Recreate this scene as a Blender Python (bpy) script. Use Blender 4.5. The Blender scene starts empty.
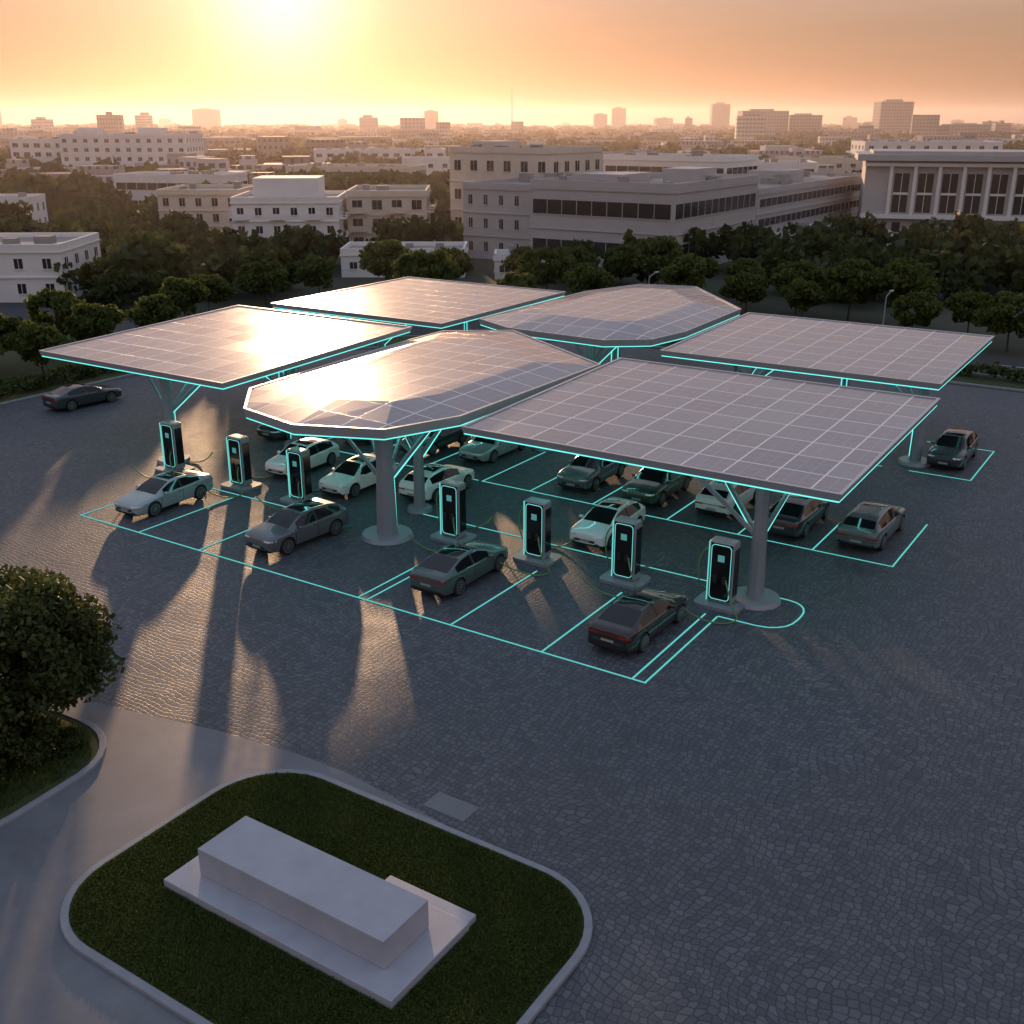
import bpy, bmesh, math, random
import numpy as np
from mathutils import Vector, Matrix
from mathutils.bvhtree import BVHTree
random.seed(7); rng=np.random.default_rng(7)
scene=bpy.context.scene
COL=scene.collection
R=math.radians
SUN_EL=5.5; SUN_AZ=134.1
SUND=Vector((math.cos(R(SUN_AZ))*math.cos(R(SUN_EL)),math.sin(R(SUN_AZ))*math.cos(R(SUN_EL)),math.sin(R(SUN_EL))))
CAM=(15.537,-33.038,20.0)
def CW(X,Y):   # city grid frame (turned 33.1 deg from the car park grid)
    c,s=math.cos(R(33.1)),math.sin(R(33.1))
    return (CAM[0]+X*c-Y*s, CAM[1]+X*s+Y*c)

# ------------------------------------------------------------ materials
class NT:
    def __init__(s,name):
        s.m=bpy.data.materials.new(name); s.m.use_nodes=True
        s.t=s.m.node_tree; s.t.nodes.clear()
        s.out=s.t.nodes.new('ShaderNodeOutputMaterial')
    def n(s,typ,ins=None,**kw):
        nd=s.t.nodes.new(typ)
        for k,v in kw.items(): setattr(nd,k,v)
        for k,v in (ins or {}).items(): s.put(nd.inputs[k],v)
        return nd
    def put(s,sock,v):
        if isinstance(v,bpy.types.NodeSocket): s.t.links.new(v,sock)
        elif isinstance(v,bpy.types.Node): s.t.links.new(v.outputs[0],sock)
        else:
            if sock.type=='RGBA' and len(v)==3: v=(*v,1)
            sock.default_value=v
    def math(s,op,a,b=0.0,c=0.0,clamp=False):
        nd=s.t.nodes.new('ShaderNodeMath'); nd.operation=op; nd.use_clamp=clamp
        s.put(nd.inputs[0],a); s.put(nd.inputs[1],b)
        if op in('SMOOTH_MIN','MULTIPLY_ADD','WRAP','COMPARE'): s.put(nd.inputs[2],c)
        return nd.outputs[0]
    def mix(s,f,a,b,blend='MIX'):
        nd=s.t.nodes.new('ShaderNodeMix'); nd.data_type='RGBA'; nd.blend_type=blend
        s.put(nd.inputs[0],f); s.put(nd.inputs[6],a); s.put(nd.inputs[7],b)
        return nd.outputs[2]
    def ramp(s,f,stops):
        nd=s.t.nodes.new('ShaderNodeValToRGB'); s.put(nd.inputs[0],f)
        e=nd.color_ramp.elements
        while len(e)<len(stops): e.new(0.5)
        for i,(p,c) in enumerate(stops):
            e[i].position=p; e[i].color=(*c,1) if len(c)==3 else c
        return nd.outputs[0]
    def obj(s): return s.n('ShaderNodeTexCoord').outputs['Object']
    def noise(s,scale,detail=4,rough=.55,vec=None):
        return s.n('ShaderNodeTexNoise',{'Vector':vec or s.obj(),'Scale':scale,'Detail':detail,'Roughness':rough}).outputs[0]
    def bump(s,h,strength=.3,dist=.02):
        return s.n('ShaderNodeBump',{'Height':h,'Strength':strength,'Distance':dist}).outputs[0]
    def bsdf(s,**k):
        nm={'color':'Base Color','rough':'Roughness','metal':'Metallic','normal':'Normal','spec':'Specular IOR Level','coat':'Coat Weight','coatr':'Coat Roughness','emc':'Emission Color','ems':'Emission Strength'}
        nd=s.n('ShaderNodeBsdfPrincipled',{nm[a]:b for a,b in k.items()})
        s.t.links.new(nd.outputs[0],s.out.inputs[0]); return nd
def simple(name,color,rough=.5,metal=0,var=.12,vs=3.0,coat=0,spec=.5,bump=0,bs=20):
    s=NT(name)
    c=s.mix(s.noise(vs),tuple(x*(1-var) for x in color),tuple(min(1,x*(1+var)) for x in color))
    k=dict(color=c,rough=rough,metal=metal,coat=coat,spec=spec)
    if bump: k['normal']=s.bump(s.noise(bs),bump,.02)
    s.bsdf(**k); return s.m
def emis(name,color,strength):
    s=NT(name); e=s.n('ShaderNodeEmission',{'Color':color,'Strength':strength})
    s.t.links.new(e.outputs[0],s.out.inputs[0]); return s.m

def m_cobble():
    s=NT('cobble_paving'); o=s.obj()
    warp=s.n('ShaderNodeTexNoise',{'Vector':o,'Scale':.22,'Detail':2})
    vadd=s.n('ShaderNodeVectorMath',{0:o},operation='ADD'); 
    sc=s.n('ShaderNodeVectorMath',{0:warp.outputs[1],3:2.2},operation='SCALE'); s.put(vadd.inputs[1],sc.outputs[0])
    v1=s.n('ShaderNodeTexVoronoi',{'Vector':vadd.outputs[0],'Scale':4.3,'Randomness':.5},voronoi_dimensions='2D',feature='DISTANCE_TO_EDGE')
    v2=s.n('ShaderNodeTexVoronoi',{'Vector':vadd.outputs[0],'Scale':4.3,'Randomness':.5},voronoi_dimensions='2D')
    gap=s.ramp(v1.outputs[0],[(0,(0,0,0)),(.13,(1,1,1))])
    wn=s.n('ShaderNodeSeparateColor',{0:v2.outputs['Color']})
    stone=s.ramp(wn.outputs[0],[(0,(.068,.075,.09)),(.5,(.096,.104,.122)),(1,(.15,.156,.172))])
    big=s.noise(.07,5,.6)
    stone=s.mix(s.math('MULTIPLY',s.ramp(big,[(.35,(0,0,0)),(.7,(1,1,1))]),.55),stone,(.058,.065,.078))
    st=s.noise(.5,6,.75)
    stone=s.mix(s.math('MULTIPLY',s.ramp(st,[(.4,(0,0,0)),(.75,(1,1,1))]),.5),stone,(.15,.157,.17))
    col=s.mix(gap,(.036,.040,.048),stone)
    fine=s.noise(25,3)
    h=s.math('ADD',s.math('MULTIPLY',gap,1.0),s.math('ADD',s.math('MULTIPLY',fine,.25),s.math('MULTIPLY',wn.outputs[1],.3)))
    rough=s.math('MULTIPLY_ADD',st,.35,.42)
    s.bsdf(color=col,rough=rough,normal=s.bump(h,.38,.02),spec=.4); return s.m
def m_path():
    s=NT('smooth_concrete_paving')
    c=s.ramp(s.noise(.5,6,.7),[(.3,(.14,.145,.165)),(.7,(.21,.215,.235))])
    c=s.mix(s.math('MULTIPLY',s.noise(9,4),.35),c,(.12,.12,.13))
    c=s.mix(s.math('MULTIPLY',s.ramp(s.noise(.15,6,.8),[(.45,(0,0,0)),(.6,(1,1,1))]),.35),c,(.10,.10,.11))
    s.bsdf(color=c,rough=s.math('MULTIPLY_ADD',s.noise(2),.3,.4),normal=s.bump(s.noise(30),.15,.01)); return s.m
def m_panel():
    s=NT('solar_panel_glass'); o=s.obj(); sep=s.n('ShaderNodeSeparateXYZ',{0:o})
    def grid(px,py,w):
        a=s.math('ABSOLUTE',s.math('SUBTRACT',s.math('FRACT',s.math('DIVIDE',sep.outputs[0],px)),.5))
        b=s.math('ABSOLUTE',s.math('SUBTRACT',s.math('FRACT',s.math('DIVIDE',sep.outputs[1],py)),.5))
        ea=s.math('GREATER_THAN',a,.5-w/px); eb=s.math('GREATER_THAN',b,.5-w/py)
        return s.math('MAXIMUM',ea,eb)
    frame=grid(1.95,2.1,.04); cell=grid(.65,.70,.014)
    fx=s.math('FLOOR',s.math('DIVIDE',sep.outputs[0],1.95)); fy=s.math('FLOOR',s.math('DIVIDE',sep.outputs[1],2.1))
    cv=s.n('ShaderNodeCombineXYZ',{0:fx,1:fy})
    wn=s.n('ShaderNodeTexWhiteNoise',{'Vector':cv.outputs[0]},noise_dimensions='2D')
    base=s.ramp(wn.outputs[0],[(0,(.17,.18,.23)),(1,(.27,.275,.325))])
    base=s.mix(s.math('MULTIPLY',cell,.65),base,(.46,.46,.49))
    base=s.mix(frame,base,(.88,.87,.86))
    dust=s.noise(.7,5)
    base=s.mix(s.math('MULTIPLY',dust,.2),base,(.42,.405,.40))
    rough=s.math('MULTIPLY_ADD',wn.outputs[0],.08,.22)
    tilt=s.n('ShaderNodeVectorMath',{0:wn.outputs[1],1:(.5,.5,.5)},operation='SUBTRACT')
    ts=s.n('ShaderNodeVectorMath',{0:tilt.outputs[0],3:.02},operation='SCALE')
    nb=s.bump(frame,.4,.02); na=s.n('ShaderNodeVectorMath',{0:nb,1:ts.outputs[0]},operation='ADD'); nn=s.n('ShaderNodeVectorMath',{0:na.outputs[0]},operation='NORMALIZE')
    s.bsdf(color=base,rough=rough,metal=.15,normal=nn.outputs[0],coat=.25,coatr=.15); return s.m
def m_leaf(name,a,b,c,tr=.35):
    s=NT(name); g=s.n('ShaderNodeNewGeometry')
    big=s.noise(.5,2)
    f=s.math('ADD',s.math('MULTIPLY',g.outputs['Random Per Island'],.6),s.math('MULTIPLY',big,.45))
    col=s.ramp(f,[(.1,a),(.5,b),(.95,c)])
    d=s.n('ShaderNodeBsdfPrincipled',{'Base Color':col,'Roughness':.6,'Specular IOR Level':.25})
    t=s.n('ShaderNodeBsdfTranslucent',{'Color':col}); mx=s.n('ShaderNodeMixShader',{0:tr,1:d.outputs[0],2:t.outputs[0]})
    s.t.links.new(mx.outputs[0],s.out.inputs[0]); return s.m
def m_grass():
    s=NT('lawn_soil'); c=s.ramp(s.noise(3,6,.7),[(.3,(.03,.042,.01)),(.7,(.065,.078,.018))])
    s.bsdf(color=c,rough=.9,normal=s.bump(s.noise(30),.6,.04)); return s.m
def m_terrain():
    s=NT('terrain_scrub'); c=s.ramp(s.noise(.02,8,.7),[(.3,(.035,.042,.02)),(.55,(.055,.058,.035)),(.75,(.11,.10,.08))])
    s.bsdf(color=c,rough=.95); return s.m
def m_city():
    s=NT('city_facades'); o=s.obj(); sep=s.n('ShaderNodeSeparateXYZ',{0:o})
    g=s.n('ShaderNodeNewGeometry'); nz=s.n('ShaderNodeSeparateXYZ',{0:g.outputs['Normal']}).outputs[2]
    ri=g.outputs['Random Per Island']
    h=s.math('ADD',sep.outputs[0],sep.outputs[1])
    a=s.math('FRACT',s.math('DIVIDE',h,s.math('MULTIPLY_ADD',ri,2.2,2.4))); b=s.math('FRACT',s.math('DIVIDE',sep.outputs[2],3.1))
    wa=s.math('GREATER_THAN',a,s.math('MULTIPLY_ADD',s.math('FRACT',s.math('MULTIPLY',ri,7.3)),.5,.25)); wb=s.math('MULTIPLY',s.math('GREATER_THAN',b,.38),s.math('LESS_THAN',b,.8))
    w=s.math('MULTIPLY',s.math('MULTIPLY',wa,wb),s.math('LESS_THAN',s.math('ABSOLUTE',nz),.5))
    c=s.ramp(s.math('FRACT',s.math('MULTIPLY',ri,3.7)),[(0,(.17,.14,.13)),(.35,(.36,.31,.29)),(.75,(.70,.64,.60)),(1,(.28,.18,.14))])
    c=s.mix(s.math('MULTIPLY',s.noise(.2),.3),c,(.25,.22,.2))
    c=s.mix(s.math('MULTIPLY',w,.85),c,(.05,.05,.055)); s.bsdf(color=c,rough=.8); return s.m

TEAL=(.16,.84,.79)
M=dict(
 cobble=m_cobble(),path=m_path(),panel=m_panel(),grass=m_grass(),terrain=m_terrain(),city=m_city(),
 asphalt=simple('asphalt',(.055,.056,.06),.85,var=.25,vs=1.5,bump=.3,bs=60),
 kerb=simple('kerb_stone',(.26,.27,.30),.7,var=.25,vs=2.5,bump=.2),
 slab=simple('plinth_stone',(.40,.40,.45),.5,var=.2,vs=1.3,bump=.12,bs=12),
 white=simple('white_metal',(.62,.63,.65),.35,.2,var=.05),
 cabinet=simple('charger_cabinet',(.34,.36,.38),.3,.3,var=.05),
 frame=simple('canopy_frame_metal',(.50,.51,.53),.35,.4,var=.06),
 steel=simple('column_paint',(.28,.31,.34),.4,.2,var=.1),
 under=simple('canopy_soffit',(.26,.28,.30),.45,.2,var=.1),
 black=simple('charger_black_glass',(.012,.013,.015),.12,0,var=.1),
 rubber=simple('tyre_rubber',(.02,.02,.021),.8,var=.2),
 rim=simple('alloy_rim',(.45,.46,.47),.3,.9,var=.1),
 glass=simple('car_window_glass',(.010,.012,.014),.06,0,var=.1),
 trim=simple('black_trim',(.02,.02,.022),.45,var=.1),
 lamp=simple('headlamp_lens',(.7,.72,.75),.1,.3,var=.05,coat=1),
 tail=simple('tail_lamp_lens',(.30,.012,.01),.15,0,var=.1,coat=1),
 plate=simple('number_plate',(.35,.35,.34),.5),
 led=emis('teal_led_strip',TEAL,1.35),
 ring=emis('charger_led_ring',(.20,.80,.76),.85),
 ledin=emis('soffit_led',(.22,.92,.88),9.0),
 ledline=emis('teal_ground_led',(.12,.60,.57),1.0),
 screen=emis('charger_screen',(.12,.42,.42),.6),
 cable=simple('charging_cable',(.14,.26,.09),.5),
 wallw=simple('white_render_wall',(.80,.765,.74),.8,var=.10,vs=.4),
 wallc=simple('cream_render_wall',(.68,.58,.48),.8,var=.12,vs=.4),
 walln=simple('concrete_wall',(.46,.43,.425),.8,var=.15,vs=.3),
 roof=simple('flat_roof',(.30,.28,.27),.85,var=.3,vs=.3),
 win=simple('window_glass',(.025,.028,.032),.15,0,var=.3,vs=.5),
 bark=simple('bark',(.07,.055,.04),.9,var=.3,vs=8,bump=.5),
 leaf=m_leaf('leaf_green',(.04,.06,.012),(.095,.12,.027),(.17,.19,.045),.5),
 leafm=m_leaf('leaf_olive',(.03,.045,.012),(.068,.088,.025),(.14,.16,.05),.4),
 leafd=m_leaf('leaf_dark',(.024,.036,.01),(.052,.068,.018),(.10,.115,.03),.4),
 blade=m_leaf('grass_blades',(.035,.058,.010),(.07,.10,.018),(.12,.15,.035),.4),
)
# ------------------------------------------------------------ mesh helpers
def link(o): COL.objects.link(o); return o
def new_obj(name,me,mats=(),parent=None,loc=(0,0,0)):
    for m in mats: me.materials.append(m)
    o=bpy.data.objects.new(name,me); o.location=loc
    if parent: o.parent=parent
    return link(o)
def empty(name,loc=(0,0,0),rz=0):
    o=bpy.data.objects.new(name,None); o.location=loc; o.rotation_euler[2]=rz; o.empty_display_size=.5
    return link(o)
def bm_obj(name,bm,mats,parent=None,loc=(0,0,0),smooth=False):
    me=bpy.data.meshes.new(name); bm.normal_update(); bm.to_mesh(me); bm.free()
    if smooth:
        for p in me.polygons: p.use_smooth=True
    return new_obj(name,me,mats,parent,loc)
def bbox(bm,x0,x1,y0,y1,z0,z1,mi=0,bev=0,M4=None,seg=2):
    vs=[bm.verts.new(c) for c in ((x0,y0,z0),(x1,y0,z0),(x1,y1,z0),(x0,y1,z0),(x0,y0,z1),(x1,y0,z1),(x1,y1,z1),(x0,y1,z1))]
    fs=[bm.faces.new([vs[i] for i in f]) for f in ((3,2,1,0),(4,5,6,7),(0,1,5,4),(1,2,6,5),(2,3,7,6),(3,0,4,7))]
    for f in fs: f.material_index=mi
    if bev:
        es=list({e for f in fs for e in f.edges})
        r=bmesh.ops.bevel(bm,geom=es,offset=bev,segments=seg,affect='EDGES',profile=.5)
        for f in r['faces']: f.material_index=mi
        vs=list({v for f in r['faces'] for v in f.verts}|{v for v in vs if v.is_valid})
    if M4 is not None:
        for v in vs: 
            if v.is_valid: v.co=M4@v.co
    return vs
def prism(bm,pts,z0,z1,mi=0,mtop=None,cap0=True):
    n=len(pts)
    def zz(z,i): return z[i] if isinstance(z,(list,tuple)) else z
    a=[bm.verts.new((p[0],p[1],zz(z0,i))) for i,p in enumerate(pts)]
    b=[bm.verts.new((p[0],p[1],zz(z1,i))) for i,p in enumerate(pts)]
    for i in range(n):
        f=bm.faces.new((a[i],a[(i+1)%n],b[(i+1)%n],b[i])); f.material_index=mi
    f=bm.faces.new(b); f.material_index=mi if mtop is None else mtop
    if cap0: f=bm.faces.new(a[::-1]); f.material_index=mi
def cyl(bm,p0,p1,r0,r1,n=12,mi=0,caps=True,phase=0):
    p0=Vector(p0);p1=Vector(p1); d=(p1-p0).normalized()
    up=Vector((0,0,1)) if abs(d.z)<.95 else Vector((1,0,0))
    u=d.cross(up).normalized(); w=d.cross(u)
    ra=[];rb=[]
    for i in range(n):
        a=2*math.pi*i/n+phase; e=u*math.cos(a)+w*math.sin(a)
        ra.append(bm.verts.new(p0+e*r0)); rb.append(bm.verts.new(p1+e*r1))
    for i in range(n):
        f=bm.faces.new((ra[i],rb[i],rb[(i+1)%n],ra[(i+1)%n])); f.material_index=mi
    if caps:
        f=bm.faces.new(ra);f.material_index=mi; f=bm.faces.new(rb[::-1]);f.material_index=mi
def bar(bm,p0,p1,w,h,mi=0):
    p0=Vector(p0);p1=Vector(p1); d=p1-p0; L=d.length; d.normalize()
    up=Vector((0,0,1)); s=d.cross(up)
    if s.length<1e-3: s=Vector((1,0,0))
    s.normalize(); t=s.cross(d)
    vs=[]
    for q in (p0,p1):
        for a,b in((-1,-1),(1,-1),(1,1),(-1,1)): vs.append(bm.verts.new(q+s*(a*w/2)+t*(b*h/2)))
    for f in ((0,1,2,3),(7,6,5,4),(0,4,5,1),(1,5,6,2),(2,6,7,3),(3,7,4,0)):
        fc=bm.faces.new([vs[i] for i in f]); fc.material_index=mi
def rrect(x0,x1,y0,y1,r,n=8):
    pts=[]
    for cx,cy,a0 in ((x1-r,y0+r,-90),(x1-r,y1-r,0),(x0+r,y1-r,90),(x0+r,y0+r,180)):
        for i in range(n+1):
            a=R(a0+90*i/n); pts.append((cx+r*math.cos(a),cy+r*math.sin(a)))
    return pts
def offset_poly(pts,d):  # CCW polygon, d>0 outward
    n=len(pts); out=[]
    for i in range(n):
        p=Vector(pts[i][:2]);a=Vector(pts[i-1][:2]);b=Vector(pts[(i+1)%n][:2])
        e1=(p-a).normalized();e2=(b-p).normalized()
        n1=Vector((e1.y,-e1.x));n2=Vector((e2.y,-e2.x)); m=(n1+n2); m=m/(max(.3,m.dot(n1)))
        out.append((p.x+m.x*d,p.y+m.y*d))
    return out
def sheet(name,pts,z,mat):
    bm=bmesh.new(); bm.faces.new([bm.verts.new((p[0],p[1],z)) for p in pts]); return bm_obj(name,bm,[mat])
def kerb(name,pts,w=.22,h=.13,closed=True):
    inner=offset_poly(pts,-w); bm=bmesh.new(); n=len(pts)
    rings=[]
    for ring,z in ((pts,0.0),(pts,h-.02),(offset_poly(pts,-.02),h),(inner,h),(inner,0.0)):
        rings.append([bm.verts.new((p[0],p[1],z)) for p in ring])
    for a,b in zip(rings,rings[1:]):
        for i in range(n): bm.faces.new((a[i],a[(i+1)%n],b[(i+1)%n],b[i]))
    return bm_obj(name,bm,[M['kerb']])
def quads_mesh(name,C,U,V):
    n=len(C); v=np.empty((n,4,3)); v[:,0]=C-U-V; v[:,1]=C+U-V; v[:,2]=C+U+V; v[:,3]=C-U+V
    me=bpy.data.meshes.new(name); me.vertices.add(4*n); me.vertices.foreach_set('co',v.reshape(-1))
    me.loops.add(4*n); me.loops.foreach_set('vertex_index',np.arange(4*n,dtype=np.int32))
    me.polygons.add(n); me.polygons.foreach_set('loop_start',np.arange(0,4*n,4,dtype=np.int32)); me.polygons.foreach_set('loop_total',np.full(n,4,dtype=np.int32))
    me.update(calc_edges=True); return me
def rand_dirs(n):
    d=rng.normal(size=(n,3)); return d/np.linalg.norm(d,axis=1,keepdims=True)
def leaf_quads(C,size):
    n=len(C); d=rand_dirs(n); e=np.cross(d,rand_dirs(n)); e/=np.linalg.norm(e,axis=1,keepdims=True)+1e-6
    s=size*rng.uniform(.6,1.3,(n,1)); return d*s*.75,e*s*.45
# ------------------------------------------------------------ ground
sheet('ground',[(-5000,-3000),(5000,-3000),(5000,7000),(-5000,7000)],0,M['terrain'])
sheet('cobbled_car_park',[(-59,-60),(60,-60),(60,57.5),(-35,57.5),(-59,35)],.008,M['cobble'])
sheet('concrete_path',[(-40,-60),(-1,-60),(-1,-20),(-1.0,-11.2),(-5.4,-10.7),(-7.5,-10.75),(-11,-11.2),(-15.2,-12.1),(-22,-13.4),(-40,-17)],.012,M['path'])
isl=rrect(-8.3,5.1,-20.6,-11.3,2.6,10)
kerb('island_kerb',isl)
sheet('grass_island',offset_poly(isl,-.2),.10,M['grass'])
bed=[(-12.3,-60),(-12.2,-18),(-12.4,-15.6),(-12.55,-15.0),(-12.8,-14.5),(-13.15,-14.1),(-13.6,-13.75),(-14.1,-13.5),(-14.7,-13.35),(-15.5,-13.3),(-16.5,-13.35),(-20,-13.9),(-40,-18.5),(-40,-60)]
kerb('bed_kerb',bed); sheet('planting_bed',offset_poly(bed,-.2),.10,M['grass'])
sheet('manhole_cover',[(-2.3,-10.75),(-.75,-10.75),(-.75,-9.9),(-2.3,-9.9)],.016,M['path'])
vg=[(-90,-10),(-59.2,-10),(-59.2,34),(-35,58),(90,58),(90,62.5),(-37,62.5),(-64,37),(-90,30)]
kerb('verge_kerb',vg,.25,.14); sheet('grass_verge',offset_poly(vg,-.22),.11,M['grass'])
sheet('road',[(-300,30),(-90,30.5),(-64.5,37.5),(-37,63),(90,63),(300,63),(300,72),(-40,72),(-68,45),(-300,42)],.006,M['asphalt'])
bm=bmesh.new()
for i in range(-6,16):
    x=i*6; 
    if x<-36: continue
    bbox(bm,x,x+2.6,67.4,67.55,.008,.011)
bm_obj('road_centre_marking',bm,[M['white']])
root=empty('stone_plinth',(0,0,0))
bm=bmesh.new(); bbox(bm,-5.9,2.15,-17.75,-14.55,.08,.34,0,.02); bm_obj('base_slab',bm,[M['slab']],root)
bm=bmesh.new(); bbox(bm,-5.2,1.38,-17.05,-15.25,.343,1.2,0,.02); bm_obj('block',bm,[M['slab']],root)
bm=bmesh.new(); bbox(bm,-.8,2.1,-14.545,-14.15,.08,.30,0,.02); bbox(bm,-5.3,-.82,-15.247,-14.75,.343,.60,0,.02); bm_obj('step',bm,[M['slab']],root)
def blades(name,pts,n,excl,h=.07):
    xs=[p[0] for p in pts];ys=[p[1] for p in pts]
    P=np.stack([rng.uniform(min(xs),max(xs),n*2),rng.uniform(min(ys),max(ys),n*2)],1)
    poly=np.array([(p[0],p[1]) for p in pts]); ins=np.zeros(len(P),bool); j=len(poly)-1
    for i in range(len(poly)):
        xi,yi=poly[i];xj,yj=poly[j]
        c=((yi>P[:,1])!=(yj>P[:,1]))&(P[:,0]<(xj-xi)*(P[:,1]-yi)/(yj-yi+1e-9)+xi); ins^=c; j=i
    for x0,x1,y0,y1 in excl: ins&=~((P[:,0]>x0)&(P[:,0]<x1)&(P[:,1]>y0)&(P[:,1]<y1))
    P=P[ins][:n]; n=len(P); hh=h*rng.uniform(.5,1.3,n)
    C=np.stack([P[:,0],P[:,1],.10+hh*.5],1); a=rng.uniform(0,6.28,n)
    U=np.stack([np.cos(a)*.014,np.sin(a)*.014,np.zeros(n)],1)
    V=np.stack([rng.normal(0,.022,n),rng.normal(0,.022,n),hh*.5],1)
    new_obj(name,quads_mesh(name,C,U,V),[M['blade']])
blades('island_grass_blades',offset_poly(isl,-.27),95000,[(-5.95,2.2,-17.8,-14.5),(-.85,2.15,-14.6,-14.1)])
blades('bed_grass_blades',[(-12.8,-30),(-12.8,-15.5),(-13.2,-14.6),(-14.6,-13.7),(-24,-15),(-24,-30)],30000,[],.16)

# ------------------------------------------------------------ ground LED lines
bm=bmesh.new(); W=.078
def gl(x0,y0,x1,y1): bar(bm,(x0,y0,.014),(x1,y1,.014),W,.012)
gl(-33.75,0,.05,0); 
for x in (-33.7,-29,-24.5,-13.7,-9.1,-4.6,0): gl(x,.06,x,6.9)
gl(-.55,.06,-.55,6.9); gl(-14.2,.06,-14.2,6.9); gl(-33.75,7.0,-24,7.0)
gl(-18.9,10.2,2.0,10.2)
arc=[(2.0,10.2),(2.35,10.12),(2.62,9.95),(2.82,9.7),(2.95,9.35),(3.0,8.9),(2.99,8.4),(2.93,7.95),(2.8,7.6),(2.55,7.3),(2.2,7.08),(1.7,6.97),(0,6.95)]
for a,b in zip(arc,arc[1:]): gl(*a,*b)
gl(-18.95,16.6,4.85,16.6)
for x in (-15.6,-11.5,-7.0,-3,.9,4.8): gl(x,16.66,x,23.4)
gl(-18.9,16.66,-18.9,25); gl(-34,16.6,-19.2,16.6)
for x in (-23.5,-28,-32.6): gl(x,16.66,x,23)
gl(5.15,32.5,5.15,39.5); gl(1.6,32.4,5.2,32.4); gl(-14,32.4,0,32.4); gl(5.2,39.5,1,39.5)
bm_obj('parking_bay_lines',bm,[M['ledline']])

# ------------------------------------------------------------ canopies
def offset_poly3(P,d):
    q=offset_poly(P,d); return [(q[i][0],q[i][1],P[i][2]) for i in range(len(P))]
def canopy(poly,raised=None,cols=(),th=.34):
    root=empty('solar_canopy',(poly[0][0],poly[0][1],0)); ox,oy=poly[0][0],poly[0][1]
    P=[(p[0]-ox,p[1]-oy,p[2]) for p in poly]; n=len(P)
    inn=offset_poly(P,-.16)
    cx=sum(p[0] for p in P)/n; cy=sum(p[1] for p in P)/n
    bm=bmesh.new()
    ot=[bm.verts.new(p) for p in P]; ob=[bm.verts.new((p[0],p[1],p[2]-th)) for p in offset_poly3(P,-.10)]
    it=[bm.verts.new((inn[i][0],inn[i][1],P[i][2])) for i in range(n)]
    i2=[bm.verts.new((inn[i][0],inn[i][1],P[i][2]-.06)) for i in range(n)]
    for i in range(n):
        j=(i+1)%n
        bm.faces.new((ob[i],ob[j],ot[j],ot[i])); bm.faces.new((ot[i],ot[j],it[j],it[i])); bm.faces.new((it[i],it[j],i2[j],i2[i]))
    bm_obj('fascia_frame',bm,[M['frame']],root)
    bm=bmesh.new()
    A=[bm.verts.new((inn[i][0],inn[i][1],P[i][2]-.05)) for i in range(n)]
    if raised:
        k,dz=raised
        Bv=[bm.verts.new((cx+(inn[i][0]-cx)*k,cy+(inn[i][1]-cy)*k,P[i][2]+dz)) for i in range(n)]
        for i in range(n): bm.faces.new((A[i],A[(i+1)%n],Bv[(i+1)%n],Bv[i]))
        bm.faces.new(Bv)
    else: bm.faces.new(A)
    bm_obj('solar_panels',bm,[M['panel']],root)
    bm=bmesh.new()
    bm.faces.new([bm.verts.new((q[0],q[1],P[i][2]-th-.001)) for i,q in enumerate(offset_poly(P,-.10))][::-1])
    bm_obj('soffit',bm,[M['under']],root)
    bm=bmesh.new(); q=offset_poly(P,-.13)
    for i in range(n):
        j=(i+1)%n; bar(bm,(q[i][0],q[i][1],P[i][2]-th-.04),(q[j][0],q[j][1],P[j][2]-th-.04),.05,.05)
    bm_obj('led_strip',bm,[M['led']],root)
    bm=bmesh.new(); q=offset_poly(P,-2.6)
    for i in range(n):
        j=(i+1)%n; bar(bm,(q[i][0],q[i][1],P[i][2]-th-.03),(q[j][0],q[j][1],P[j][2]-th-.03),.12,.03)
    bm_obj('soffit_led',bm,[M['ledin']],root)
    for (x,y,r,base) in cols:
        x-=ox;y-=oy; zt=min(p[2] for p in P)-th
        bm=bmesh.new()
        cyl(bm,(x,y,.02),(x,y,.22),base,base*.93,28,0)
        cyl(bm,(x,y,.22),(x,y,zt-1.3),r*1.12,r*.86,8,0,True,R(22.5)); cyl(bm,(x,y,zt-1.3),(x,y,zt+.02),r*.86,r*1.05,8,0,True,R(22.5))
        dx=(cx-x);dy=(cy-y); L=math.hypot(dx,dy)+1e-6
        for ang in (-50,-15,25,60):
            c,s=math.cos(R(ang)),math.sin(R(ang)); ux,uy=(dx*c-dy*s)/L,(dx*s+dy*c)/L
            bar(bm,(x+ux*r*.5,y+uy*r*.5,zt-2.4),(x+ux*3.0,y+uy*3.0,zt+.0),.13,.18)
        bm_obj('column',bm,[M['steel']],root)
        bm=bmesh.new()
        for ang in (-50,25):
            c,s=math.cos(R(ang)),math.sin(R(ang)); ux,uy=(dx*c-dy*s)/L,(dx*s+dy*c)/L
            bar(bm,(x+ux*(r*.5+.1),y+uy*(r*.5+.1),zt-2.58),(x+ux*3.05,y+uy*3.05,zt-.14),.06,.05)
            bar(bm,(x+ux*(r*1.12+.02),y+uy*(r*1.12+.02),.4),(x+ux*(r+.02),y+uy*(r+.02),zt-2.5),.05,.05)
        bm_obj('column_led',bm,[M['led']],root)
    return root
def rect(x0,x1,y0,y1,z0,z1): return [(x0,y0,z0),(x1,y0,z0),(x1,y1,z1),(x0,y1,z1)]
canopy(rect(-14.7,4.2,8.7,25.5,5.8,6.3),cols=[(.7,9.4,.34,1.15),(-6.5,24.2,.3,.8)])
canopy(rect(-47.9,-30.9,8.2,25.6,6.0,6.6),cols=[(-37.3,9.4,.34,1.0),(-33.4,16.2,.3,.8),(-42,24,.3,.8)])
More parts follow.
